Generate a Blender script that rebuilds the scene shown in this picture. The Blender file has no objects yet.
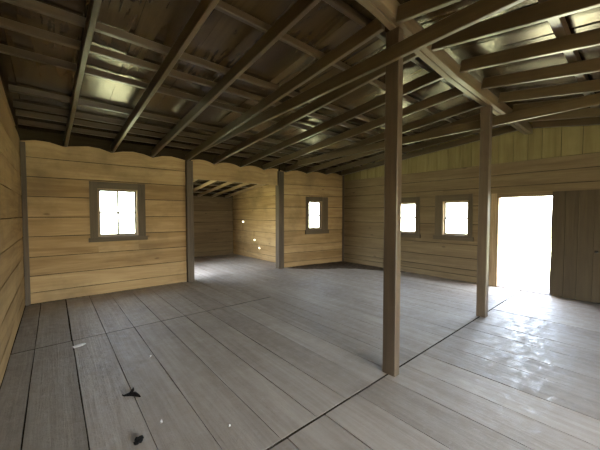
import bpy, math, random
from mathutils import Vector, Matrix
rnd = random.Random(11)
C = bpy.context.scene.collection

# ------------------------------------------------------------------ helpers
class MB:
    """collects quads with per-corner uv (metres along / across the grain) and a per-face tone"""
    def __init__(s): s.v = []; s.f = []; s.uv = []; s.t = []
    def face(s, pts, uvs, tone=.5):
        i = len(s.v); s.v += [tuple(p) for p in pts]
        s.f.append(tuple(range(i, i + len(pts)))); s.uv.append(list(uvs)); s.t.append(tone)
    def strip(s, rings, closed_ends=True, tone=.5, off=None, lens=None):
        """sweep of equal rings (lists of points) along the grain"""
        off = off or (rnd.uniform(0, 40), rnd.uniform(0, 40))
        base = len(s.v); n = len(rings[0])
        for r in rings: s.v += [tuple(p) for p in r]
        L = [0.]
        for a, b in zip(rings, rings[1:]): L.append(L[-1] + (Vector(b[0]) - Vector(a[0])).length)
        P = [0.]
        for j in range(n): P.append(P[-1] + (Vector(rings[0][(j + 1) % n]) - Vector(rings[0][j])).length)
        for i in range(len(rings) - 1):
            for j in range(n):
                k = (j + 1) % n
                s.f.append((base + i * n + j, base + i * n + k, base + (i + 1) * n + k, base + (i + 1) * n + j))
                s.uv.append([(off[0] + L[i], off[1] + P[j]), (off[0] + L[i], off[1] + P[j + 1]),
                             (off[0] + L[i + 1], off[1] + P[j + 1]), (off[0] + L[i + 1], off[1] + P[j])])
                s.t.append(tone)
        if closed_ends:
            for i, rev in ((0, True), (len(rings) - 1, False)):
                ids = [base + i * n + j for j in range(n)]
                if rev: ids.reverse()
                s.f.append(tuple(ids)); s.uv.append([(off[0] + .01 * j, off[1] + .03 * j) for j in range(n)]); s.t.append(tone * .8)
    def build(s, name, m, parent=None):
        me = bpy.data.meshes.new(name); me.from_pydata(s.v, [], s.f)
        me.color_attributes.new('tone', 'FLOAT_COLOR', 'CORNER'); me.uv_layers.new(name='grain')
        uvl = me.uv_layers['grain']; col = me.color_attributes['tone']
        i = 0
        for fi in range(len(s.f)):
            for q in s.uv[fi]:
                uvl.data[i].uv = q; t = s.t[fi]; col.data[i].color = (t, t, t, 1); i += 1
        me.materials.append(m); me.update()
        import bmesh
        bm = bmesh.new(); bm.from_mesh(me); bmesh.ops.recalc_face_normals(bm, faces=bm.faces); bm.to_mesh(me); bm.free()
        o = bpy.data.objects.new(name, me); C.objects.link(o)
        if parent: o.parent = parent
        return o

def beam(mb, a, b, w, h, updir=(0, 0, 1), segs=6, wob=.004, cham=.006, tone=None):
    """timber from a to b (points on the centre of its BOTTOM face), w wide, h high, eased edges and a little warp"""
    a, b = Vector(a), Vector(b); d = (b - a).normalized(); up = Vector(updir)
    side = d.cross(up).normalized(); up = side.cross(d).normalized()
    c = cham; prof = [(-w/2+c, 0), (w/2-c, 0), (w/2, c), (w/2, h-c), (w/2-c, h), (-w/2+c, h), (-w/2, h-c), (-w/2, c)]
    rings = []
    for i in range(segs + 1):
        p = a.lerp(b, i / segs); k = 0 if i in (0, segs) else 1
        p = p + side * rnd.uniform(-wob, wob) * k + up * rnd.uniform(-wob, wob) * k * .5
        rings.append([p + side * x + up * y for x, y in prof])
    mb.strip(rings, tone=rnd.uniform(.3, .7) if tone is None else tone)

def box(mb, x0, x1, y0, y1, z0, z1, grain='z', c=.004, tone=None):
    if grain == 'z': beam(mb, ((x0+x1)/2, y0, (z0+z0)/2), ((x0+x1)/2, y0, z1), 1, 1, tone=tone) if False else None
    t = rnd.uniform(.35, .65) if tone is None else tone
    if grain == 'z':
        ring = lambda z: [(x0+c, y0, z), (x1-c, y0, z), (x1, y0+c, z), (x1, y1-c, z), (x1-c, y1, z), (x0+c, y1, z), (x0, y1-c, z), (x0, y0+c, z)]
        mb.strip([ring(z0), ring(z1)], tone=t)
    elif grain == 'x':
        ring = lambda x: [(x, y0+c, z0), (x, y1-c, z0), (x, y1, z0+c), (x, y1, z1-c), (x, y1-c, z1), (x, y0+c, z1), (x, y0, z1-c), (x, y0, z0+c)]
        mb.strip([ring(x0), ring(x1)], tone=t)
    else:
        ring = lambda y: [(x0+c, y, z0), (x1-c, y, z0), (x1, y, z0+c), (x1, y, z1-c), (x1-c, y, z1), (x0+c, y, z1), (x0, y, z1-c), (x0, y, z0+c)]
        mb.strip([ring(y0), ring(y1)], tone=t)

def thing(o, label, cat, group=None):
    o['label'] = label; o['category'] = cat
    if group: o['group'] = group
    return o
def struct(o): o['kind'] = 'structure'; return o
def empty(name, loc):
    o = bpy.data.objects.new(name, None); o.location = loc; C.objects.link(o); return o

# ------------------------------------------------------------------ materials
def wood(name, dark, mid, light, rough=.75, spec=.3, grain=38., stain=None, stain_amt=.5, stain_scale=.9, fine=.5, bump=.25, knots=0., speck=None, saw=0., metal=0.):
    m = bpy.data.materials.new(name); m.use_nodes = True; nt = m.node_tree; N = nt.nodes; Lk = nt.links
    bsdf = N['Principled BSDF']
    def node(t, **kw):
        n = N.new(t)
        for k, v in kw.items():
            if k in n.inputs: n.inputs[k].default_value = v
            else: setattr(n, k, v)
        return n
    uv = node('ShaderNodeUVMap', uv_map='grain')
    mp = node('ShaderNodeMapping'); mp.inputs['Scale'].default_value = (1.3, grain, 1); Lk.new(uv.outputs[0], mp.inputs[0])
    g1 = node('ShaderNodeTexNoise', Scale=1.0, Detail=6.0, Roughness=.6, Distortion=.4); Lk.new(mp.outputs[0], g1.inputs['Vector'])
    mp2 = node('ShaderNodeMapping'); mp2.inputs['Scale'].default_value = (.7, 7, 1); Lk.new(uv.outputs[0], mp2.inputs[0])
    g2 = node('ShaderNodeTexNoise', Scale=1.0, Detail=4.0, Roughness=.55, Distortion=.8); Lk.new(mp2.outputs[0], g2.inputs['Vector'])
    tone = node('ShaderNodeVertexColor', layer_name='tone')
    def math_(op, a, b):
        n = node('ShaderNodeMath', operation=op)
        for i, q in enumerate((a, b)):
            if isinstance(q, (int, float)): n.inputs[i].default_value = q
            else: Lk.new(q, n.inputs[i])
        return n.outputs[0]
    s = math_('ADD', math_('MULTIPLY', g1.outputs[0], fine), math_('MULTIPLY', g2.outputs[0], 1 - fine))
    s = math_('ADD', s, math_('MULTIPLY', math_('SUBTRACT', tone.outputs[0], .5), .55))
    ramp = node('ShaderNodeValToRGB'); Lk.new(s, ramp.inputs[0])
    e = ramp.color_ramp.elements; e[0].position = .3; e[0].color = (*dark, 1); e[1].position = .72; e[1].color = (*light, 1)
    q = ramp.color_ramp.elements.new(.5); q.color = (*mid, 1)
    col = ramp.outputs[0]
    def mix(fac, a, b):
        n = node('ShaderNodeMix', data_type='RGBA'); Lk.new(fac, n.inputs[0]); Lk.new(a, n.inputs[6])
        n.inputs[7].default_value = (*b, 1); return n.outputs[2]
    if stain:
        tc = node('ShaderNodeTexCoord')
        st = node('ShaderNodeTexNoise', Scale=stain_scale, Detail=5.0, Roughness=.65); Lk.new(tc.outputs['Object'], st.inputs['Vector'])
        mr = node('ShaderNodeMapRange'); mr.inputs[1].default_value = .48; mr.inputs[2].default_value = .72; mr.inputs[4].default_value = stain_amt
        Lk.new(st.outputs[0], mr.inputs[0]); col = mix(mr.outputs[0], col, stain)
    if knots:
        mp3 = node('ShaderNodeMapping'); mp3.inputs['Scale'].default_value = (1.6, 4.2, 1); Lk.new(uv.outputs[0], mp3.inputs[0])
        vo = node('ShaderNodeTexVoronoi', Scale=1.0); Lk.new(mp3.outputs[0], vo.inputs['Vector'])
        mr = node('ShaderNodeMapRange'); mr.inputs[1].default_value = .1; mr.inputs[2].default_value = .05; mr.inputs[4].default_value = knots
        Lk.new(vo.outputs['Distance'], mr.inputs[0]); col = mix(mr.outputs[0], col, tuple(c * .45 for c in dark))
    if speck:
        tc = node('ShaderNodeTexCoord')
        st = node('ShaderNodeTexNoise', Scale=14.0, Detail=5.0, Roughness=.75); Lk.new(tc.outputs['Object'], st.inputs['Vector'])
        mr = node('ShaderNodeMapRange'); mr.inputs[1].default_value = .56; mr.inputs[2].default_value = .72; mr.inputs[4].default_value = .55
        Lk.new(st.outputs[0], mr.inputs[0]); col = mix(mr.outputs[0], col, speck)
    Lk.new(col, bsdf.inputs['Base Color'])
    bsdf.inputs['Roughness'].default_value = rough; bsdf.inputs['Metallic'].default_value = metal; bsdf.inputs['Specular IOR Level'].default_value = spec
    bp = node('ShaderNodeBump'); bp.inputs['Strength'].default_value = bump; bp.inputs['Distance'].default_value = .01
    hgt = g1.outputs[0]
    if saw:      # worn surface: lumps and cross saw marks
        mp4 = node('ShaderNodeMapping'); mp4.inputs['Scale'].default_value = (26, 2.2, 1); Lk.new(uv.outputs[0], mp4.inputs[0])
        g4 = node('ShaderNodeTexNoise', Scale=1.0, Detail=4.0, Roughness=.6, Distortion=.5); Lk.new(mp4.outputs[0], g4.inputs['Vector'])
        tc2 = node('ShaderNodeTexCoord'); g5 = node('ShaderNodeTexNoise', Scale=9.0, Detail=5.0, Roughness=.65); Lk.new(tc2.outputs['Object'], g5.inputs['Vector'])
        hgt = math_('ADD', math_('MULTIPLY', g4.outputs[0], .8), math_('ADD', math_('MULTIPLY', g5.outputs[0], 2.2), hgt))
        mrr = node('ShaderNodeMapRange'); mrr.inputs[1].default_value = .35; mrr.inputs[2].default_value = .65; mrr.inputs[3].default_value = rough - .1; mrr.inputs[4].default_value = rough + .2
        Lk.new(g5.outputs[0], mrr.inputs[0]); Lk.new(mrr.outputs[0], bsdf.inputs['Roughness'])
    Lk.new(hgt, bp.inputs['Height']); Lk.new(bp.outputs[0], bsdf.inputs['Normal'])
    return m
def plain(name, col, rough=.6, metal=0., noise=.25, scale=20):
    m = bpy.data.materials.new(name); m.use_nodes = True; nt = m.node_tree; b = nt.nodes['Principled BSDF']
    tc = nt.nodes.new('ShaderNodeTexCoord'); n = nt.nodes.new('ShaderNodeTexNoise'); n.inputs['Scale'].default_value = scale; n.inputs['Detail'].default_value = 5
    nt.links.new(tc.outputs['Object'], n.inputs['Vector'])
    r = nt.nodes.new('ShaderNodeValToRGB'); nt.links.new(n.outputs[0], r.inputs[0])
    r.color_ramp.elements[0].position = .3; r.color_ramp.elements[1].position = .7
    r.color_ramp.elements[0].color = (*[c * (1 - noise) for c in col], 1); r.color_ramp.elements[1].color = (*[min(1, c * (1 + noise)) for c in col], 1)
    nt.links.new(r.outputs[0], b.inputs['Base Color']); b.inputs['Roughness'].default_value = rough; b.inputs['Specular IOR Level'].default_value = .1 if rough > .75 else .5; b.inputs['Metallic'].default_value = metal
    return m
def glass_mat():
    m = bpy.data.materials.new('window_glass'); m.use_nodes = True; nt = m.node_tree; nt.nodes.clear()
    out = nt.nodes.new('ShaderNodeOutputMaterial'); mx = nt.nodes.new('ShaderNodeMixShader'); t = nt.nodes.new('ShaderNodeBsdfTransparent'); g = nt.nodes.new('ShaderNodeBsdfGlossy')
    t.inputs[0].default_value = (.95, .97, .95, 1); g.inputs['Roughness'].default_value = .05; mx.inputs[0].default_value = .06
    nt.links.new(t.outputs[0], mx.inputs[1]); nt.links.new(g.outputs[0], mx.inputs[2]); nt.links.new(mx.outputs[0], out.inputs[0])
    return m

M = {}
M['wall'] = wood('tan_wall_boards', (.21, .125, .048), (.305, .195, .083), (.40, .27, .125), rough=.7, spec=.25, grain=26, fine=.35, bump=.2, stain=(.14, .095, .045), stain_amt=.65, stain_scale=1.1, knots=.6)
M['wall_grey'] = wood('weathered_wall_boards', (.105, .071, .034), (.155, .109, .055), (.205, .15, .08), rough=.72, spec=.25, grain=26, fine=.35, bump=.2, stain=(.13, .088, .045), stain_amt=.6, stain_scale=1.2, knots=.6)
M['upright'] = wood('upright_gable_boards', (.15, .118, .045), (.205, .165, .068), (.26, .212, .092), rough=.75, spec=.2, grain=26, fine=.35, stain=(.15, .115, .045), stain_amt=.5)
M['backing'] = wood('dark_backing', (.02, .014, .008), (.03, .022, .012), (.04, .03, .016), rough=1., spec=.0)
M['rafter'] = wood('rafter_timber', (.04, .027, .011), (.072, .049, .021), (.115, .082, .038), rough=.33, spec=.65, grain=26, fine=.4, stain=(.05, .033, .016), stain_amt=.5, stain_scale=1.5, bump=.15)
M['purlin'] = wood('purlin_timber', (.035, .023, .010), (.06, .041, .019), (.095, .068, .034), rough=.33, spec=.65, grain=26, fine=.4, bump=.15)
M['sheath'] = wood('roof_sheathing', (.045, .028, .010), (.085, .055, .021), (.14, .097, .042), rough=.27, spec=.6, metal=.4, grain=14, fine=.3, stain=(.04, .026, .015), stain_amt=.7, stain_scale=1.3, bump=.12)
M['post'] = wood('post_timber', (.055, .037, .02), (.09, .063, .036), (.135, .098, .058), rough=.45, spec=.6, grain=26, fine=.4, stain=(.06, .035, .022), stain_amt=.6, stain_scale=3)
M['beam'] = wood('ridge_beam_wood', (.09, .066, .032), (.145, .108, .055), (.21, .16, .085), rough=.38, spec=.5, grain=26, fine=.4, bump=.15)
M['dark_trim'] = wood('dark_trim_timber', (.045, .032, .02), (.075, .054, .034), (.115, .085, .054), rough=.7, spec=.25)
M['casing'] = wood('window_casing_wood', (.06, .043, .023), (.09, .065, .036), (.125, .094, .055), rough=.7, spec=.3)
M['sash'] = wood('sash_wood', (.08, .07, .055), (.13, .115, .09), (.18, .16, .13), rough=.6, spec=.35)
M['jamb'] = wood('door_jamb_wood', (.14, .09, .045), (.26, .175, .09), (.38, .27, .15), rough=.7, spec=.3)
M['door'] = wood('door_leaf_wood', (.045, .031, .016), (.065, .046, .024), (.09, .066, .036), rough=.75, spec=.25, fine=.35, stain=(.07, .05, .028), stain_amt=.4)
M['floor'] = wood('worn_grey_floor_boards', (.245, .20, .15), (.325, .272, .21), (.405, .348, .275), rough=.55, spec=.5, grain=30, fine=.4, stain=(.20, .165, .125), stain_amt=.55, stain_scale=.8, bump=.45, speck=(.38, .34, .29), saw=.35)
M['floor_old'] = wood('brown_floor_boards', (.19, .155, .112), (.245, .205, .152), (.31, .262, .20), rough=.58, spec=.4, grain=30, fine=.4, stain=(.18, .14, .10), stain_amt=.5, bump=.45, saw=.35)
M['glass'] = glass_mat()
M['iron'] = plain('old_iron', (.05, .045, .04), .55, .7)

# ------------------------------------------------------------------ room dimensions (metres)
XL, XR = -.41, 7.45
YB, YF = 7.0, -3.4
YRIDGE = 1.56
A1, B1 = Vector((XL, 7.0)), Vector((2.46, 6.97))          # back wall, window half
A2, B2 = Vector((5.13, 6.93)), Vector((7.5, 6.52))        # back wall beyond the opening
def under(y):            # underside of rafters
    return 3.345 - .0925 * (y - 1.63) if y >= YRIDGE else 3.33 - .155 * (1.49 - y)
RH, PH = .14, .10
def deck(y): return under(y) + RH + PH                     # underside of the roof boards

# ------------------------------------------------------------------ wall builder
def wall(name, A, B, inward, joints, top, openings, m, jit=.004, upright=None, brk=(), boards_top=None, holes=(), th=.025, depth=.12, tones=(.3, .7), ext=(.13, .13)):
    """boards of one wall (joint heights listed), each board its own solid with slightly wavy edges, over dark backing"""
    A, B = Vector(A), Vector(B); L = (B - A).length; u = (B - A) / L; n = Vector(inward)
    def P(s, z, d): q = A + u * s - n * d; return (q.x, q.y, z)
    btop = boards_top or top
    mb = MB()
    rows = list(zip(joints, joints[1:]))
    for z0, z1 in rows:
        cuts = [(0., L)]
        for (s0, s1, o0, o1) in openings:
            if o0 < z1 - .02 and o1 > z0 + .02:
                # board keeps the part above or below the opening when it only nicks it
                if o0 > z0 + .06 or o1 < z1 - .06:
                    for zz0, zz1 in ((z0, o0), (o1, z1)):
                        if zz1 - zz0 > .03: plank(mb, P, s0, s1, zz0, zz1, btop, jit, th, tones, None)
                nc = []
                for a, b in cuts:
                    if s1 <= a or s0 >= b: nc.append((a, b)); continue
                    if s0 > a: nc.append((a, s0))
                    if s1 < b: nc.append((s1, b))
                cuts = nc
        tone = rnd.uniform(*tones)
        for a, b in cuts:
            if b - a > .02: plank(mb, P, a, b, z0, z1, btop, jit, th, tones, tone)
    if upright:
        s = 0; zb, w = upright
        while s < L - .02:
            e = min(L, s + w * rnd.uniform(.85, 1.15)); zt0, zt1 = top(s + .004), top(e - .004); g = .004; t = rnd.uniform(.3, .7); off = (rnd.uniform(0, 30), rnd.uniform(0, 30))
            d0 = rnd.uniform(0, .006); zq = zb
            if zt0 - zb > .03 and zt1 - zb > .03:
                rings = []
                for f in (0, .5, 1):
                    rings.append([P(s + g, zq + (zt0 - zq) * f, d0), P(e - g, zq + (zt1 - zq) * f, d0), P(e - g, zq + (zt1 - zq) * f, th), P(s + g, zq + (zt0 - zq) * f, th)])
                mbu.strip(rings, tone=t, off=off)
            s = e
    o = mb.build(name, m); struct(o)
    # backing: the dark layer behind the board joints, cut round the openings
    bk = MB(); br = sorted(set([-ext[0], L + ext[1]] + [x for q in openings for x in q[:2]] + list(brk) + [L * i / 8 for i in range(1, 8)]))
    for s0, s1 in zip(br, br[1:]):
        if s1 - s0 < 1e-4: continue
        iv = [(joints[0] - .1, None)]; mid = (s0 + s1) / 2
        for (a, b, o0, o1) in sorted(openings, key=lambda q: q[2]):
            if a < mid < b:
                z0 = iv.pop()[0]
                if o0 - z0 > .03: iv.append((z0, o0))
                iv.append((o1, None))
        for z0, z1 in iv:
            za, zb_ = (z1, z1) if z1 is not None else (top(s0), top(s1))
            r = lambda s, zt: [P(s, z0, th + .002), P(s, z0, depth), P(s, zt, depth), P(s, zt, th + .002)]
            bk.strip([r(s0, za), r(s1, zb_)])
    bo = bk.build('backing_boards', M['backing'], o); bo['kind'] = 'structure'
    return o
def plank(mb, P, a, b, z0, z1, top, jit, th, tones, tone):
    L = b - a; n = max(2, int(L / .18)); off = (rnd.uniform(0, 40), rnd.uniform(0, 40)); tone = rnd.uniform(*tones) if tone is None else tone
    rings = []; d0 = rnd.uniform(0, .005); g = .004; r0 = rnd.uniform(-jit, jit); r1 = rnd.uniform(-jit, jit); run = []
    for i in range(n + 1):
        s = a + L * i / n; r0 = max(-jit, min(jit, r0 + rnd.uniform(-jit, jit) * .6)); r1 = max(-jit, min(jit, r1 + rnd.uniform(-jit, jit) * .6))
        zb, zt = z0 + g + abs(r0), min(z1 - g - abs(r1), top(s) - .004)
        if zt - zb < .012:
            if len(run) > 1: mb.strip(run, tone=tone, off=off)
            run = []; continue
        d = d0 + .002 * math.sin(s * 3 + off[0])
        run.append([P(s, zb, d), P(s, zb, th), P(s, zt, th), P(s, zt, d)])
    if len(run) > 1: mb.strip(run, tone=tone, off=off)
mbu = MB()

# ------------------------------------------------------------------ walls
RAFX = [(.21, .32), (.945, 1.03), (1.684, 1.68), (2.42, 2.42), (3.1, 3.1), (3.83, 3.83), (4.56, 4.56), (5.30, 5.30), (6.03, 6.03), (6.74, 6.74), (7.37, 7.37)]
xs = [a for a, b in RAFX]
def shade_scallop(x, y):       # rafter shade on the top boards, built as arched cuts over dark backing
    base = under(y) - .012
    for a, b in zip([-.5] + xs, xs + [8.1]):
        if a <= x <= b: return base + .085 * math.sin(math.pi * (x - a) / (b - a)) ** .8
    return base
u2 = (B2 - A2).normalized(); n2 = Vector((u2.y, -u2.x)); W2 = (B2 - A2).length
w1 = (.675 - XL, 1.385 - XL, 1.155, 2.118)
wall('wall_back_left', A1, B1, (0, -1), [0, .2, .5, .836, 1.2, 1.55, 1.92, 2.27, 2.61, 3.05], lambda s: deck(7.0) + .01, [w1], M['wall'], ext=(.13, 0),
     boards_top=lambda s: shade_scallop(XL + s, 6.99))
w2 = (.985, 1.49, 1.135, 2.025)
wall('wall_back_right', A2, B2, n2, [0, .16, .43, .67, 1.1, 1.49, 1.825, 2.19, 2.5, 3.05], lambda s: deck((A2 + u2 * s).y) + .01, [w2], M['wall'], ext=(0, .13),
     boards_top=lambda s: shade_scallop((A2 + u2 * s).x, (A2 + u2 * s).y))
# right wall, measured from the back corner towards the front
yC = 6.53; top_r = lambda s: deck(yC - s) + .01; bot_r = lambda s: under(yC - s) - .0
win4 = (yC - 3.25, yC - 2.65, 1.09, 1.93); win3 = (yC - 4.55, yC - 3.95, 1.09, 1.93); dr = (yC - 2.04, yC - 1.12, -.03, 1.965)
ridge_s = yC - YRIDGE
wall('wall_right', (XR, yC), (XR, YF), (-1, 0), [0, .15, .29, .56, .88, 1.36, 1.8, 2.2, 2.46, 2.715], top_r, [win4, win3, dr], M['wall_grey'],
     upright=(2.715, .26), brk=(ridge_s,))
go = mbu.build('upright_boards', M['upright'], bpy.data.objects['wall_right']); go['kind'] = 'structure'; mbu = MB()
wall('wall_left', (XL, YF), (XL, YB), (1, 0), [0, .2, .52, .86, 1.2, 1.55, 1.92, 2.27, 2.61, 2.95, 3.3, 3.7], lambda s: deck(YF + s) + .01, [], M['wall'], brk=(YRIDGE - YF,), boards_top=lambda s: under(YF + s) + .06)
wall('wall_front', (XL, YF), (XR, YF), (0, 1), [0, .2, .52, .86, 1.2, 1.55, 1.92, 2.27, 2.61], lambda s: deck(YF) + .01, [(.5, 3.3, -.03, 2.15)], M['wall'])  # unseen doorway behind the camera, added to light back wall and floor

# alcove
AX0, AX1, AYB = 2.3, 5.57, 10.78
def aunder(y): return 2.655 - .108 * (y - 7.03)
AD = .14
wall('wall_alcove_right', (AX1, 7.05), (AX1, AYB), (-1, 0), [0, .2, .53, .98, 1.395, 1.8, 2.22, 2.6], lambda s: aunder(7.05 + s) + AD, [(2.85, 3.0, 1.295, 1.33), (2.04, 2.165, .65, .682), (1.72, 1.83, .385, .412)], M['wall'], ext=(0, .13), depth=.045)
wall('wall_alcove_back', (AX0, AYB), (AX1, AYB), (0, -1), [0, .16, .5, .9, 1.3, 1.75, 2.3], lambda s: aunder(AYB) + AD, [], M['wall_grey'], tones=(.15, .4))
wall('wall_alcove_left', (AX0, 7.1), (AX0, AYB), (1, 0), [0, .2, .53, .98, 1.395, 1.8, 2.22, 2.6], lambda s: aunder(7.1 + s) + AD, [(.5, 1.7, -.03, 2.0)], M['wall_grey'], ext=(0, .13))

# header board over the opening, posts and corner strips
mb = MB(); rings = []
for i in range(41):
    x = 2.53 + (5.05 - 2.53) * i / 40; y = 6.965 - .035 * (x - 2.46) / 2.67; zt = shade_scallop(x, y)
    rings.append([(x, y, 2.45 + .006 * math.sin(x * 2)), (x, y + .03, 2.45), (x, y + .03, zt), (x, y, zt)])
mb.strip(rings, tone=.62); struct(mb.build('trim_1', M['wall']))
mb = MB()
rings = [[(x, 7.0, 2.47), (x, 7.09, 2.47), (x, 7.09, deck(7.0) + .01), (x, 7.0, deck(7.0) + .01)] for x in (2.46, 5.13)]
mb.strip(rings, tone=.5); struct(mb.build('trim_2', M['backing']))
mb = MB(); box(mb, XL + .002, XL + .07, 6.93, 6.998, 0, under(6.95), 'z'); struct(mb.build('trim_3', M['dark_trim']))
mb = MB(); box(mb, XR - .05, XR - .002, 6.475, 6.525, 0, under(6.5), 'z'); struct(mb.build('trim_4', M['dark_trim']))

mb = MB(); box(mb, 2.385, 2.54, 6.88, 7.05, 0, under(6.9), 'z', .008)
thing(mb.build('partition_post', M['dark_trim']), 'dark square post at the left side of the opening in the back wall', 'post')
mb = MB(); box(mb, 5.02, 5.21, 6.86, 7.04, 0, under(6.9), 'z', .008)
thing(mb.build('partition_post', M['dark_trim']), 'dark square post at the right side of the opening in the back wall', 'post')

# ------------------------------------------------------------------ floor: boards over a dark bed
mb = MB(); old = MB()
def fboard(m_, x0, x1, y0, y1, z, tone=None):
    n = max(2, int((y1 - y0) / .3)); t = rnd.uniform(.3, .7) if tone is None else tone; g = .002; rings = []; off = (rnd.uniform(0, 30), rnd.uniform(0, 30)); a = b = 0
    dz = rnd.uniform(-.0015, .0015)
    for i in range(n + 1):
        y = y0 + (y1 - y0) * i / n; a = max(-.004, min(.004, a + rnd.uniform(-.003, .003))); b = max(-.004, min(.004, b + rnd.uniform(-.003, .003)))
        rings.append([(x0 + g + abs(a), y, z - .04), (x1 - g - abs(b), y, z - .04), (x1 - g - abs(b), y, z + dz), (x0 + g + abs(a), y, z + dz)])
    m_.strip(rings, tone=t, off=off)
seams = [XL, -.205, .15, .505, .84, 1.2, 1.55, 1.9, 2.27, 2.6, 2.93, 3.17, 3.5, 3.85, 4.2, 4.55, 4.87, 5.2, 5.55, 5.9, 6.22, 6.58, 6.93, 7.2, XR]
for a, b in zip(seams, seams[1:]):
    far = 4.62 if b < 3.2 else 6.98 - max(0, (b - 5.13)) * .173
    fboard(mb if a > .1 else old, a, b, 1.618, far, 0)
    if b < 3.2:
        if b < .2: fboard(old, a, b if b < .1 else .140, 4.64, 6.99, -.010)
        else: fboard(mb, a, b, 4.64, 6.97, 0)
seams2 = [XL, -.19, .16, .53, .87, 1.24, 1.62, 2.03, 2.45, 2.82, 3.2, 3.62, 4.0, 4.42, 4.8, 5.2, 5.62, 6.0, 6.4, 6.8, 7.15, XR]
for a, b in zip(seams2, seams2[1:]):
    fboard(mb if a > .3 else old, a, b, YF, 1.598, 0)
x = AX0
while x < AX1 - .01:
    e = min(AX1, x + rnd.uniform(.28, .36)); fboard(mb, x, e, 6.99, AYB, 0); x = e
fl = mb.build('floor', M['floor']); struct(fl)
oo = old.build('bare_boards', M['floor_old'], fl); oo['kind'] = 'structure'
mb = MB()
for (x0, x1, y0, y1) in ((XL - .1, XR + .1, YF - .1, 7.1), (AX0 - .1, AX1 + .1, 7.1, AYB + .1)):
    mb.face([(x0, y0, -.018), (x1, y0, -.018), (x1, y1, -.018), (x0, y1, -.018)], [(0, 0)] * 4)
for y0, y1 in ((1.595, 1.62), (4.617, 4.643)):
    x1 = XR if y0 < 2 else 3.19
    mb.face([(XL, y0, -.0015), (x1, y0, -.0015), (x1, y1, -.0015), (XL, y1, -.0015)], [(0, 0)] * 4)
bo = mb.build('floor_bed', M['backing'], fl); bo['kind'] = 'structure'

# ------------------------------------------------------------------ roof boards (ceiling) with a solid skin above
mb = MB()
def slope_board(x0, x1, y0, y1, fz, t, taper=0., sag=.004):
    rings = []; ph = rnd.uniform(0, 6); tl = rnd.uniform(-.006, .006)
    for i in range(9):
        f = i / 8; y = y0 + (y1 - y0) * f; z = fz(y) + RH + PH + .004 + sag * math.sin(ph + i * .8); g = .003
        rings.append([(x0 + g, y, z + tl), (x1 - g - taper * f, y, z - tl), (x1 - g - taper * f, y, z + .022), (x0 + g, y, z + .022)])
    mb.strip(rings, tone=t)
back_z = lambda y: 3.345 - .0925 * (y - 1.63)
front_z = lambda y: 3.33 - .155 * (1.49 - y)
x = XL - .3
while x < XR + .3:
    e = x + rnd.uniform(.36, .62)
    for y0, y1 in ((YRIDGE, 3.39), (3.39, 5.27), (5.27, 7.4)): slope_board(x, e, y0, y1, back_z, rnd.uniform(.3, .7))
    x = e
x = XL - .3
while x < XR + .3:
    e = x + rnd.uniform(.2, .34)
    for y0, y1 in ((YRIDGE, -.38), (-.38, YF - .5)): slope_board(x, e, y0, y1, front_z, rnd.uniform(.3, .7), taper=rnd.choice((0, .01, .03, .055)), sag=.006)
    x = e
ce = struct(mb.build('ceiling', M['sheath']))
mb = MB()
for y0, y1, fz in ((YRIDGE - .02, 7.55, lambda y: 3.345 - .0925 * (y - 1.63)), (YF - .55, YRIDGE + .02, lambda y: 3.33 - .155 * (1.49 - y))):
    r = lambda y: [(XL - .4, y, fz(y) + RH + PH + .04), (XR + .4, y, fz(y) + RH + PH + .04), (XR + .4, y, fz(y) + RH + PH + .09), (XL - .4, y, fz(y) + RH + PH + .09)]
    mb.strip([r(y0), r(y1)])
bo = mb.build('roof_skin', M['backing'], ce); bo['kind'] = 'structure'
# alcove roof
mb = MB(); x = AX0 - .1
while x < AX1 + .12:
    e = min(AX1 + .12, x + rnd.uniform(.24, .34))
    r = lambda y: [(x + .005, y, aunder(y) + AD), (e - .005, y, aunder(y) + AD), (e - .005, y, aunder(y) + AD + .025), (x + .005, y, aunder(y) + AD + .025)]
    mb.strip([r(7.1), r(9), r(AYB + .15)], tone=rnd.uniform(.35, .85)); x = e
ce2 = struct(mb.build('ceiling_alcove', M['sheath']))
mb = MB(); r = lambda y: [(AX0 - .2, y, aunder(y) + AD + .03), (AX1 + .2, y, aunder(y) + AD + .03), (AX1 + .2, y, aunder(y) + AD + .09), (AX0 - .2, y, aunder(y) + AD + .09)]
mb.strip([r(7.09), r(AYB + .25)]); bo = mb.build('roof_skin', M['backing'], ce2); bo['kind'] = 'structure'

# ------------------------------------------------------------------ ridge beam of two planks, posts, ties
be = empty('ridge_beam', (3.5, 1.56, 3.25))
thing(be, 'long double-plank beam along the ridge, carried by the two free-standing posts', 'beam')
for y in (1.5235, 1.5965):
    mb = MB(); w_, c_ = .033, .005; t_ = rnd.uniform(.45, .6); rings = []
    for x_, z_ in ((XL + .01, 3.43), (1.5, 3.43), (2.2, 3.41), (2.52, 3.37), (3.0, 3.32), (3.8, 3.265), (5.1, 3.25), (6.3, 3.245), (XR - .005, 3.24)):
        rings.append([(x_, y - w_ + c_, z_), (x_, y + w_ - c_, z_), (x_, y + w_, z_ + c_), (x_, y + w_, z_ + .15), (x_, y - w_, z_ + .15), (x_, y - w_, z_ + c_)])
    mb.strip(rings, tone=t_)
    o = mb.build('plank', M['beam'], be); o.matrix_parent_inverse = Matrix.Translation((-3.5, -1.56, -3.25))
mb = MB(); box(mb, 2.52, 2.605, 1.53, 1.675, -.001, 3.372, 'z', .006)
thing(mb.build('timber_post', M['post']), 'square brown timber post standing alone in the middle of the floor, nearest the camera', 'post')
mb = MB(); box(mb, 5.055, 5.175, 1.53, 1.66, -.001, 3.25, 'z', .006)
thing(mb.build('timber_post', M['post']), 'square brown timber post standing by the open doorway', 'post')
mb = MB(); beam(mb, (2.493, 6.25, 2.965), (2.493, .25, 3.075), .048, .14, segs=8)
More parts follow.
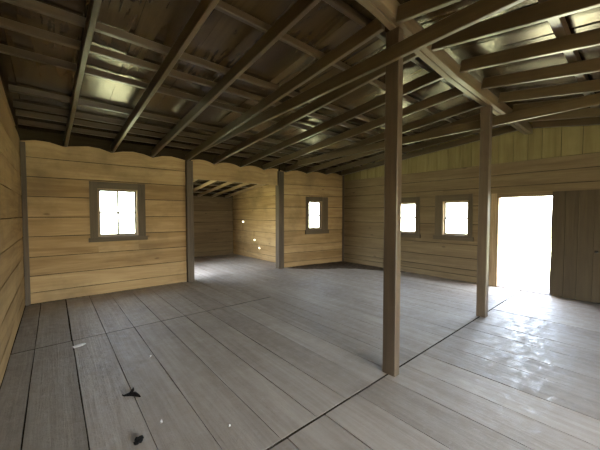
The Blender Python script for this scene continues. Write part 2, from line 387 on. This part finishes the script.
thing(mb.build('tie_beam', M['rafter']), 'level tie timber nailed across the nearer free-standing post', 'beam')
mb = MB(); beam(mb, (5.205, 6.2, 2.95), (5.205, .25, 2.965), .048, .14, segs=8)
thing(mb.build('tie_beam', M['rafter']), 'level tie timber nailed across the post by the doorway', 'beam')

# ------------------------------------------------------------------ rafters and purlins
ORD = ['first', 'second', 'third', 'fourth', 'fifth', 'sixth', 'seventh', 'eighth', 'ninth', 'tenth', 'eleventh', 'twelfth']
for i, (xb, xr) in enumerate(RAFX):
    yb = 6.955 if xb < 5.1 else 6.9 - (xb - 5.13) * .173 + .01
    mb = MB(); beam(mb, (xb, yb, 3.345 - .0925 * (yb - 1.63)), (xr, 1.632, 3.345), .05, RH, segs=8)
    thing(mb.build('rafter', M['rafter']), '%s sloping rafter from the left wall, between ridge beam and back wall' % ORD[i], 'rafter', 'rafters between ridge beam and back wall')
for i, (xb, xr) in enumerate(RAFX):
    mb = MB(); beam(mb, (xr, YF + .01, 3.33 - .155 * (1.49 - YF)), (xr, 1.488, 3.33), .05, RH, segs=8)
    thing(mb.build('rafter', M['rafter']), '%s rafter from the left wall, on the camera side of the ridge beam' % ORD[i], 'rafter', 'rafters on the camera side of the ridge')
PY = [6.5, 6.08, 5.75, 5.25, 4.27, 3.77, 3.37, 2.48, 1.85]
for i, y in enumerate(PY):
    mb = MB(); sk = rnd.uniform(-.03, .03); fz = lambda yy: 3.345 - .0925 * (yy - 1.63) + RH
    beam(mb, (XL + .02, y + sk, fz(y + sk) + .007), (XR - .02, y - sk, fz(y - sk) + .007), .048, PH - .022, updir=(0, .0925, 1), segs=16, wob=.005)
    thing(mb.build('purlin', M['purlin']), '%s purlin from the back wall, lying on top of the rafters' % ORD[i], 'purlin', 'purlins on the back slope of the roof')
for i, y in enumerate([.56, -.4, -1.35, -2.3]):
    mb = MB(); fz = lambda yy: 3.33 - .155 * (1.49 - yy) + RH
    beam(mb, (XL + .02, y, fz(y) + .005), (XR - .02, y, fz(y) + .005), .085, PH - .024, updir=(0, -.155, 1), segs=12)
    thing(mb.build('purlin', M['purlin']), '%s purlin from the ridge beam on the camera side of the roof' % ORD[i], 'purlin', 'purlins on the camera side of the roof')
# alcove rafters and purlins
for i, x in enumerate((2.5, 3.05, 3.6, 4.15, 4.7, 5.25)):
    mb = MB(); beam(mb, (x, 7.1, aunder(7.1)), (x, AYB - .01, aunder(AYB - .01)), .045, AD - .048, segs=4, wob=.001)
    thing(mb.build('alcove_rafter', M['jamb']), '%s rafter from the right in the low roof of the alcove' % ORD[5 - i], 'rafter', 'rafters under the alcove roof')
for i, y in enumerate((7.6, 8.3, 9.0, 9.7, 10.35)):
    mb = MB(); beam(mb, (AX0 + .02, y, aunder(y) + AD - .044), (AX1 - .02, y, aunder(y) + AD - .044), .09, .04, updir=(0, .108, 1), segs=4, wob=.001)
    thing(mb.build('alcove_purlin', M['purlin']), '%s batten from the opening, under the alcove roof boards' % ORD[i], 'purlin', 'battens under the alcove roof')

# ------------------------------------------------------------------ windows
def window(name, A, u, n, s0, s1, z0, z1, cas, vbar=True, sill=True):
    """cased window in the opening s0..s1, z0..z1 measured along A + u*s; n points into the room"""
    A, u, n = Vector(A), Vector(u), Vector(n)
    e = struct(empty(name, (*(A + u * (s0 + s1) / 2), z0)))
    inv = Matrix.Translation(-e.location)
    def bx(mb, a0, a1, b0, b1, d0, d1, grain):   # a along, b height, d outward depth
        P = lambda a, b, d: (*(A + u * a - n * d), b)
        t = rnd.uniform(.35, .65)
        if grain == 'u': rings = [[P(a, b0, d0), P(a, b0, d1), P(a, b1, d1), P(a, b1, d0)] for a in (a0, a1)]
        else: rings = [[P(a0, b, d0), P(a1, b, d0), P(a1, b, d1), P(a0, b, d1)] for b in (b0, b1)]
        mb.strip(rings, tone=t)
    def put(nm, mb, m): o = mb.build(nm, m, e); o.matrix_parent_inverse = inv; o['kind'] = 'structure'
    l, r, b, t = cas
    mb = MB()
    bx(mb, s0 - l, s0, z0 - .02, z1 + t, -.022, -.001, 'z'); bx(mb, s1, s1 + r, z0 - .02, z1 + t, -.022, -.001, 'z')
    bx(mb, s0, s1, z1, z1 + t, -.022, -.001, 'u')
    put('casing', mb, M['casing'])
    mb = MB(); bx(mb, s0 - l - .03, s1 + r + .03, z0 - b, z0 - .02, -.045, -.001, 'u'); bx(mb, s0, s1, z0 - .02, z0, -.03, .1, 'u'); put('sill', mb, M['casing'])
    mb = MB()
    bx(mb, s0, s0 + .02, z0, z1, 0, .12, 'z'); bx(mb, s1 - .02, s1, z0, z1, 0, .12, 'z'); bx(mb, s0 + .02, s1 - .02, z1 - .02, z1, 0, .12, 'u'); bx(mb, s0 + .02, s1 - .02, z0, z0 + .015, .03, .12, 'u')
    put('jamb', mb, M['jamb'])
    a0, a1, b0, b1 = s0 + .02, s1 - .02, z0 + .015, z1 - .02; mid = (b0 + b1) / 2; k = .03; d0, d1 = .07, .1
    for nm, (q0, q1, dd) in (('lower_sash', (b0, mid + .012, 0)), ('upper_sash', (mid - .012, b1, .0))):
        mb = MB(); e0 = q0; e1 = q1
        if nm == 'lower_sash': q1 = mid
        else: q0 = mid
        bx(mb, a0, a0 + k, q0, q1, d0, d1, 'z'); bx(mb, a1 - k, a1, q0, q1, d0, d1, 'z')
        bx(mb, a0 + k, a1 - k, q0, q0 + (k if nm == 'lower_sash' else .018), d0, d1, 'u'); bx(mb, a0 + k, a1 - k, q1 - (.018 if nm == 'lower_sash' else k), q1, d0, d1, 'u')
        if vbar: bx(mb, (a0 + a1) / 2 - .017, (a0 + a1) / 2 + .017, q0 + .012, q1 - .012, d0 + .004, d1 - .004, 'z')
        put(nm, mb, M['sash'])
    mb = MB(); P = lambda a, b: (*(A + u * a - n * .085), b)
    bx(mb, a0 + .01, a1 - .01, b0 + .01, b1 - .01, .084, .087, 'z')
    put('panes', mb, M['glass'])
window('window_1', A1, (B1 - A1).normalized(), (0, -1), *w1, (.13, .14, .1, .13))
window('window_2', A2, u2, n2, *w2, (.11, .22, .15, .13))
window('window_3', (XR, yC), (0, -1), (-1, 0), *win3, (.14, .11, .12, .14), vbar=False)
window('window_4', (XR, yC), (0, -1), (-1, 0), *win4, (.18, .09, .12, .15), vbar=False)

# ------------------------------------------------------------------ doorway and open door leaf
d_ = struct(empty('door_1', (XR, 1.58, 0))); inv = Matrix.Translation(-d_.location)
def dput(nm, mb, m, par=None, k='structure'):
    o = mb.build(nm, m, par or d_); o.matrix_parent_inverse = inv if not par else Matrix.Identity(4); o['kind'] = k; return o
mb = MB(); box(mb, XR - .03, XR + .14, 2.04, 2.07, 0, 1.965, 'z'); box(mb, XR - .028, XR - .001, 2.07, 2.19, 0, 2.06, 'z'); dput('jamb', mb, M['jamb'])
mb = MB(); box(mb, XR + .0, XR + .14, 1.09, 1.12, 0, 1.965, 'z'); dput('jamb', mb, M['jamb'])
mb = MB(); box(mb, XR - .03, XR + .14, 1.09, 2.07, 1.965, 2.06, 'y'); dput('head', mb, M['jamb'])
mb = MB(); box(mb, XR - .02, XR + .16, 1.12, 2.04, -.03, .012, 'y'); dput('threshold', mb, M['dark_trim'])
lf = empty('door_leaf', (XR - .05, 1.12, .02))
thing(lf, 'rough board door swung fully open against the wall right of the doorway', 'door')
linv = Matrix.Translation(-lf.location)
mb = MB(); y = 1.145
for k in range(5):
    w = (.2, .18, .21, .19, .2)[k]; n = 9; rings = []; t = rnd.uniform(.35, .65)
    for i in range(n + 1):
        z = .025 + (2.045 - .025) * i / n; j = .006 * math.sin(i * 1.3) if k == 0 else 0
        rings.append([(XR - .062, y - w + .002, z), (XR - .062, y + j - .002, z), (XR - .032, y + j - .002, z), (XR - .032, y - w + .002, z)])
    mb.strip(rings, tone=t); y -= w
o = mb.build('boards', M['door'], lf); o.matrix_parent_inverse = linv
mb = MB()
for i in range(9):
    pass
rings = []
for i, (x_, r_) in enumerate(((0, .022), (.006, .024), (.008, .010), (.03, .010), (.034, .022), (.045, .026), (.055, .02), (.06, .004))):
    rings.append([(XR - .062 - x_, .51 + r_ * math.cos(a * math.pi / 5), .93 + r_ * math.sin(a * math.pi / 5)) for a in range(10)])
mb.strip(rings); o = mb.build('knob', M['iron'], lf); o.matrix_parent_inverse = linv

# ------------------------------------------------------------------ bits lying on the floor
def blade(mb, pts, w, th, z0):
    rings = []
    for i, (x, y, z) in enumerate(pts):
        a = Vector(pts[max(0, i - 1)]); b = Vector(pts[min(len(pts) - 1, i + 1)]); d = (b - a).normalized(); s = Vector((-d.y, d.x, 0)).normalized() * w[i] / 2
        p = Vector((x, y, z)); up = Vector((0, 0, th))
        rings.append([p - s, p + up * .3 + s * .1, p + s, p + up + s * .2])
    mb.strip(rings)
M['leaf'] = plain('dry_dark_leaf', (.010, .007, .005), .8, noise=.5, scale=60)
M['char'] = plain('charred_lump', (.006, .0055, .005), .85, noise=.4, scale=50)
M['chip'] = plain('pale_chip', (.66, .61, .55), .7, noise=.08, scale=30)
mb = MB(); cx, cy = .486, 2.875
blade(mb, [(cx - .05, cy + .035, .004), (cx - .02, cy + .02, .014), (cx + .015, cy - .005, .016), (cx + .045, cy - .045, .008), (cx + .06, cy - .075, .002)], [.016, .06, .07, .036, .006], .008, 0)
blade(mb, [(cx - .01, cy + .01, .012), (cx + .02, cy + .035, .028), (cx + .03, cy + .055, .036)], [.03, .03, .008], .006, 0)
blade(mb, [(cx - .005, cy + .01, .012), (cx - .05, cy + .005, .02), (cx - .062, cy + .022, .024)], [.03, .028, .008], .006, 0)
thing(mb.build('dead_leaf', M['leaf']), 'dark crumpled dead leaf with pointed lobes on the floor boards', 'leaf')
mb = MB(); cx, cy = .42, 2.24
rings = []
for i in range(8):
    f = i / 7; r = .026 * max(.12, math.sin(math.pi * (.1 + .82 * f))) * (1 + .25 * math.sin(i * 2.3)); ang = .7
    c0 = (cx + (f - .5) * .075 * math.cos(ang), cy + (f - .5) * .075 * math.sin(ang), .02)
    rings.append([(c0[0] - r * math.cos(a * math.pi / 5) * math.sin(ang) * (1 + .2 * math.sin(a * 3.1 + i)), c0[1] + r * math.cos(a * math.pi / 5) * math.cos(ang) * (1 + .2 * math.sin(a * 3.1 + i)), max(.002, c0[2] + r * .8 * math.sin(a * math.pi / 5) * (1 + .3 * math.cos(a * 2.3 + i)))) for a in range(10)])
mb.strip(rings); thing(mb.build('charred_lump', M['char']), 'small black charred lump on the floor near the bottom edge of the view', 'debris')
def chip(x, y, l, w, ang, label):
    mb = MB(); c, s = math.cos(ang), math.sin(ang); P = lambda a, b, z: (x + a * c - b * s, y + a * s + b * c, z)
    rings = [[P(a * l, -w * k, .001), P(a * l, w * k, .001), P(a * l, w * k * .8, .008 + lift), P(a * l, -w * k * .7, .007 + lift)] for a, k, lift in ((-.5, .35, 0), (-.2, .5, .002), (.15, .45, .003), (.5, .2, 0))]
    mb.strip(rings); thing(mb.build('wood_chip', M['chip']), label, 'debris', 'pale chips on the floor')
chip(.205, 4.40, .13, .075, .3, 'largest white chip, lying by the floor seam near the left wall')
chip(.60, 2.36, .035, .016, 1.2, 'small pale splinter on the floor in front of the black lump')
chip(.80, 3.55, .035, .018, .4, 'small pale chip on the floor beyond the dead leaf')
chip(.98, 1.98, .016, .014, 0, 'tiny pale crumb on the floor boards towards the nearer post')

# dirt swept into the corner right of the small window
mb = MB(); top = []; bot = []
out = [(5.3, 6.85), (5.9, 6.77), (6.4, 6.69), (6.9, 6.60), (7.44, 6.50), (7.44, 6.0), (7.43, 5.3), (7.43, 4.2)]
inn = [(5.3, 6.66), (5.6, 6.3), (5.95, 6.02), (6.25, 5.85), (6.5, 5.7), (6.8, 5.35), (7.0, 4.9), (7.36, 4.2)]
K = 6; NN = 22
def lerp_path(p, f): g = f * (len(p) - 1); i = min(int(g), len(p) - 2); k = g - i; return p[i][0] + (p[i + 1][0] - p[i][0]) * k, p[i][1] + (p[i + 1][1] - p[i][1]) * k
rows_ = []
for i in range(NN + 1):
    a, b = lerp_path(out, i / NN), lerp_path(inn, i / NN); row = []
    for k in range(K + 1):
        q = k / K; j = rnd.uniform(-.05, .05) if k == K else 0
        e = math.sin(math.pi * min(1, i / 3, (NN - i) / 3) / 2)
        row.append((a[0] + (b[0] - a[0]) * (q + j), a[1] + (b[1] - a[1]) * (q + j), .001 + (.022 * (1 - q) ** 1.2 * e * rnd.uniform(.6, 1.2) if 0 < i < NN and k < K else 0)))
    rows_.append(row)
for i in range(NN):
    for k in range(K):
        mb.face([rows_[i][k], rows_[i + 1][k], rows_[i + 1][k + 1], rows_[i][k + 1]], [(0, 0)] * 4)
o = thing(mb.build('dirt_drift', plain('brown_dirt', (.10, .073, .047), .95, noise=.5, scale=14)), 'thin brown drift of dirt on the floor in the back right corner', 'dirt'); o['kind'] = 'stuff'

# ------------------------------------------------------------------ outside
def ground_mat():
    m = plain('sunlit_grass', (.36, .37, .22), .9, noise=.35, scale=1.5); return m
mb = MB(); mb.face([(-60, -60, -.28), (70, -60, -.28), (70, 70, -.28), (-60, 70, -.28)], [(0, 0)] * 4)
o = mb.build('ground', ground_mat()); struct(o)
mb = MB(); box(mb, XR + .18, XR + 2.0, .2, 3.2, -.28, -.06, 'y', .01)
struct(mb.build('floor_porch', plain('pale_gravel_slab', (.33, .31, .29), .85, noise=.15, scale=12)))

mb = MB(); y = YF - .2
while y > YF - 6.5:
    box(mb, XL - 1.5, XR + 1.5, y - .19, y - .004, -.28, -.08, 'x', .004); y -= .19
struct(mb.build('floor_added_deck', M['dark_trim']))  # unseen dark deck, added to cut ground bounce onto the ceiling

W = bpy.data.worlds.new('sky'); bpy.context.scene.world = W; W.use_nodes = True; nt = W.node_tree
sk = nt.nodes.new('ShaderNodeTexSky'); sk.sky_type = 'NISHITA'; sk.sun_disc = False; sk.sun_elevation = math.radians(58); sk.sun_rotation = math.radians(200); sk.air_density = 1.0; sk.dust_density = 2.0
bg = nt.nodes['Background']; hz = nt.nodes.new('ShaderNodeMix'); hz.data_type = 'RGBA'; hz.inputs[0].default_value = .75; hz.inputs[7].default_value = (.62, .585, .53, 1)   # thin bright haze
nt.links.new(sk.outputs[0], hz.inputs[6]); nt.links.new(hz.outputs[2], bg.inputs[0]); bg.inputs[1].default_value = 3.0
sun = bpy.data.lights.new('sun', 'SUN'); sun.energy = 16; sun.angle = math.radians(.6); sun.color = (1, .95, .86)
so = bpy.data.objects.new('sun', sun); C.objects.link(so)
el, az = math.radians(62), math.radians(250)   # towards the sun: from the -X, -Y side
dirv = Vector((math.cos(el) * math.cos(az), math.cos(el) * math.sin(az), math.sin(el)))
so.rotation_euler = dirv.to_track_quat('Z', 'Y').to_euler(); so.location = dirv * 20

def portal(cx, cy, cz, w, h, inward):
    l = bpy.data.lights.new('daylight_portal', 'AREA'); l.shape = 'RECTANGLE'; l.size = w; l.size_y = h; l.cycles.is_portal = True
    o = bpy.data.objects.new('daylight_portal', l); C.objects.link(o); o.location = (cx, cy, cz)
    o.rotation_euler = Vector((-inward[0], -inward[1], 0)).to_track_quat('Z', 'Y').to_euler()
portal(1.03, 7.15, 1.64, .71, .96, (0, -1))
c = A2 + u2 * 1.24 - n2 * .15; portal(c.x, c.y, 1.58, .5, .9, n2)
portal(XR + .15, 2.95, 1.51, .6, .84, (-1, 0)); portal(XR + .15, 4.25, 1.51, .6, .84, (-1, 0)); portal(XR + .17, 1.58, .98, .92, 1.97, (-1, 0))

portal(XL + 1.9, YF - .15, 1.14, 2.8, 2.3, (0, 1))
portal(AX0 - .15, 8.2, 1.0, 1.2, 2.0, (1, 0))

# ------------------------------------------------------------------ camera
cam = bpy.data.cameras.new('camera'); cam.sensor_width = 36; cam.lens = 290.57 / 600 * 36; cam.clip_start = .02
co = bpy.data.objects.new('camera', cam); C.objects.link(co)
r = Vector((.7623, -.6472, 0)).normalized(); f = Vector((.6468, .7618, -.0364)).normalized(); u = r.cross(f)
mx = Matrix((r, u, -f)).transposed().to_4x4(); mx.translation = (0, 0, 1.6); co.matrix_world = mx
S = bpy.context.scene; S.camera = co
S.view_settings.view_transform = 'Standard'; S.view_settings.look = 'None'; S.view_settings.gamma = 1; S.view_settings.use_curve_mapping = False
S.view_settings.exposure = 2.85
S.cycles.max_bounces = 12; S.cycles.diffuse_bounces = 7; S.cycles.glossy_bounces = 4; S.cycles.transparent_max_bounces = 12; S.cycles.sample_clamp_indirect = 12
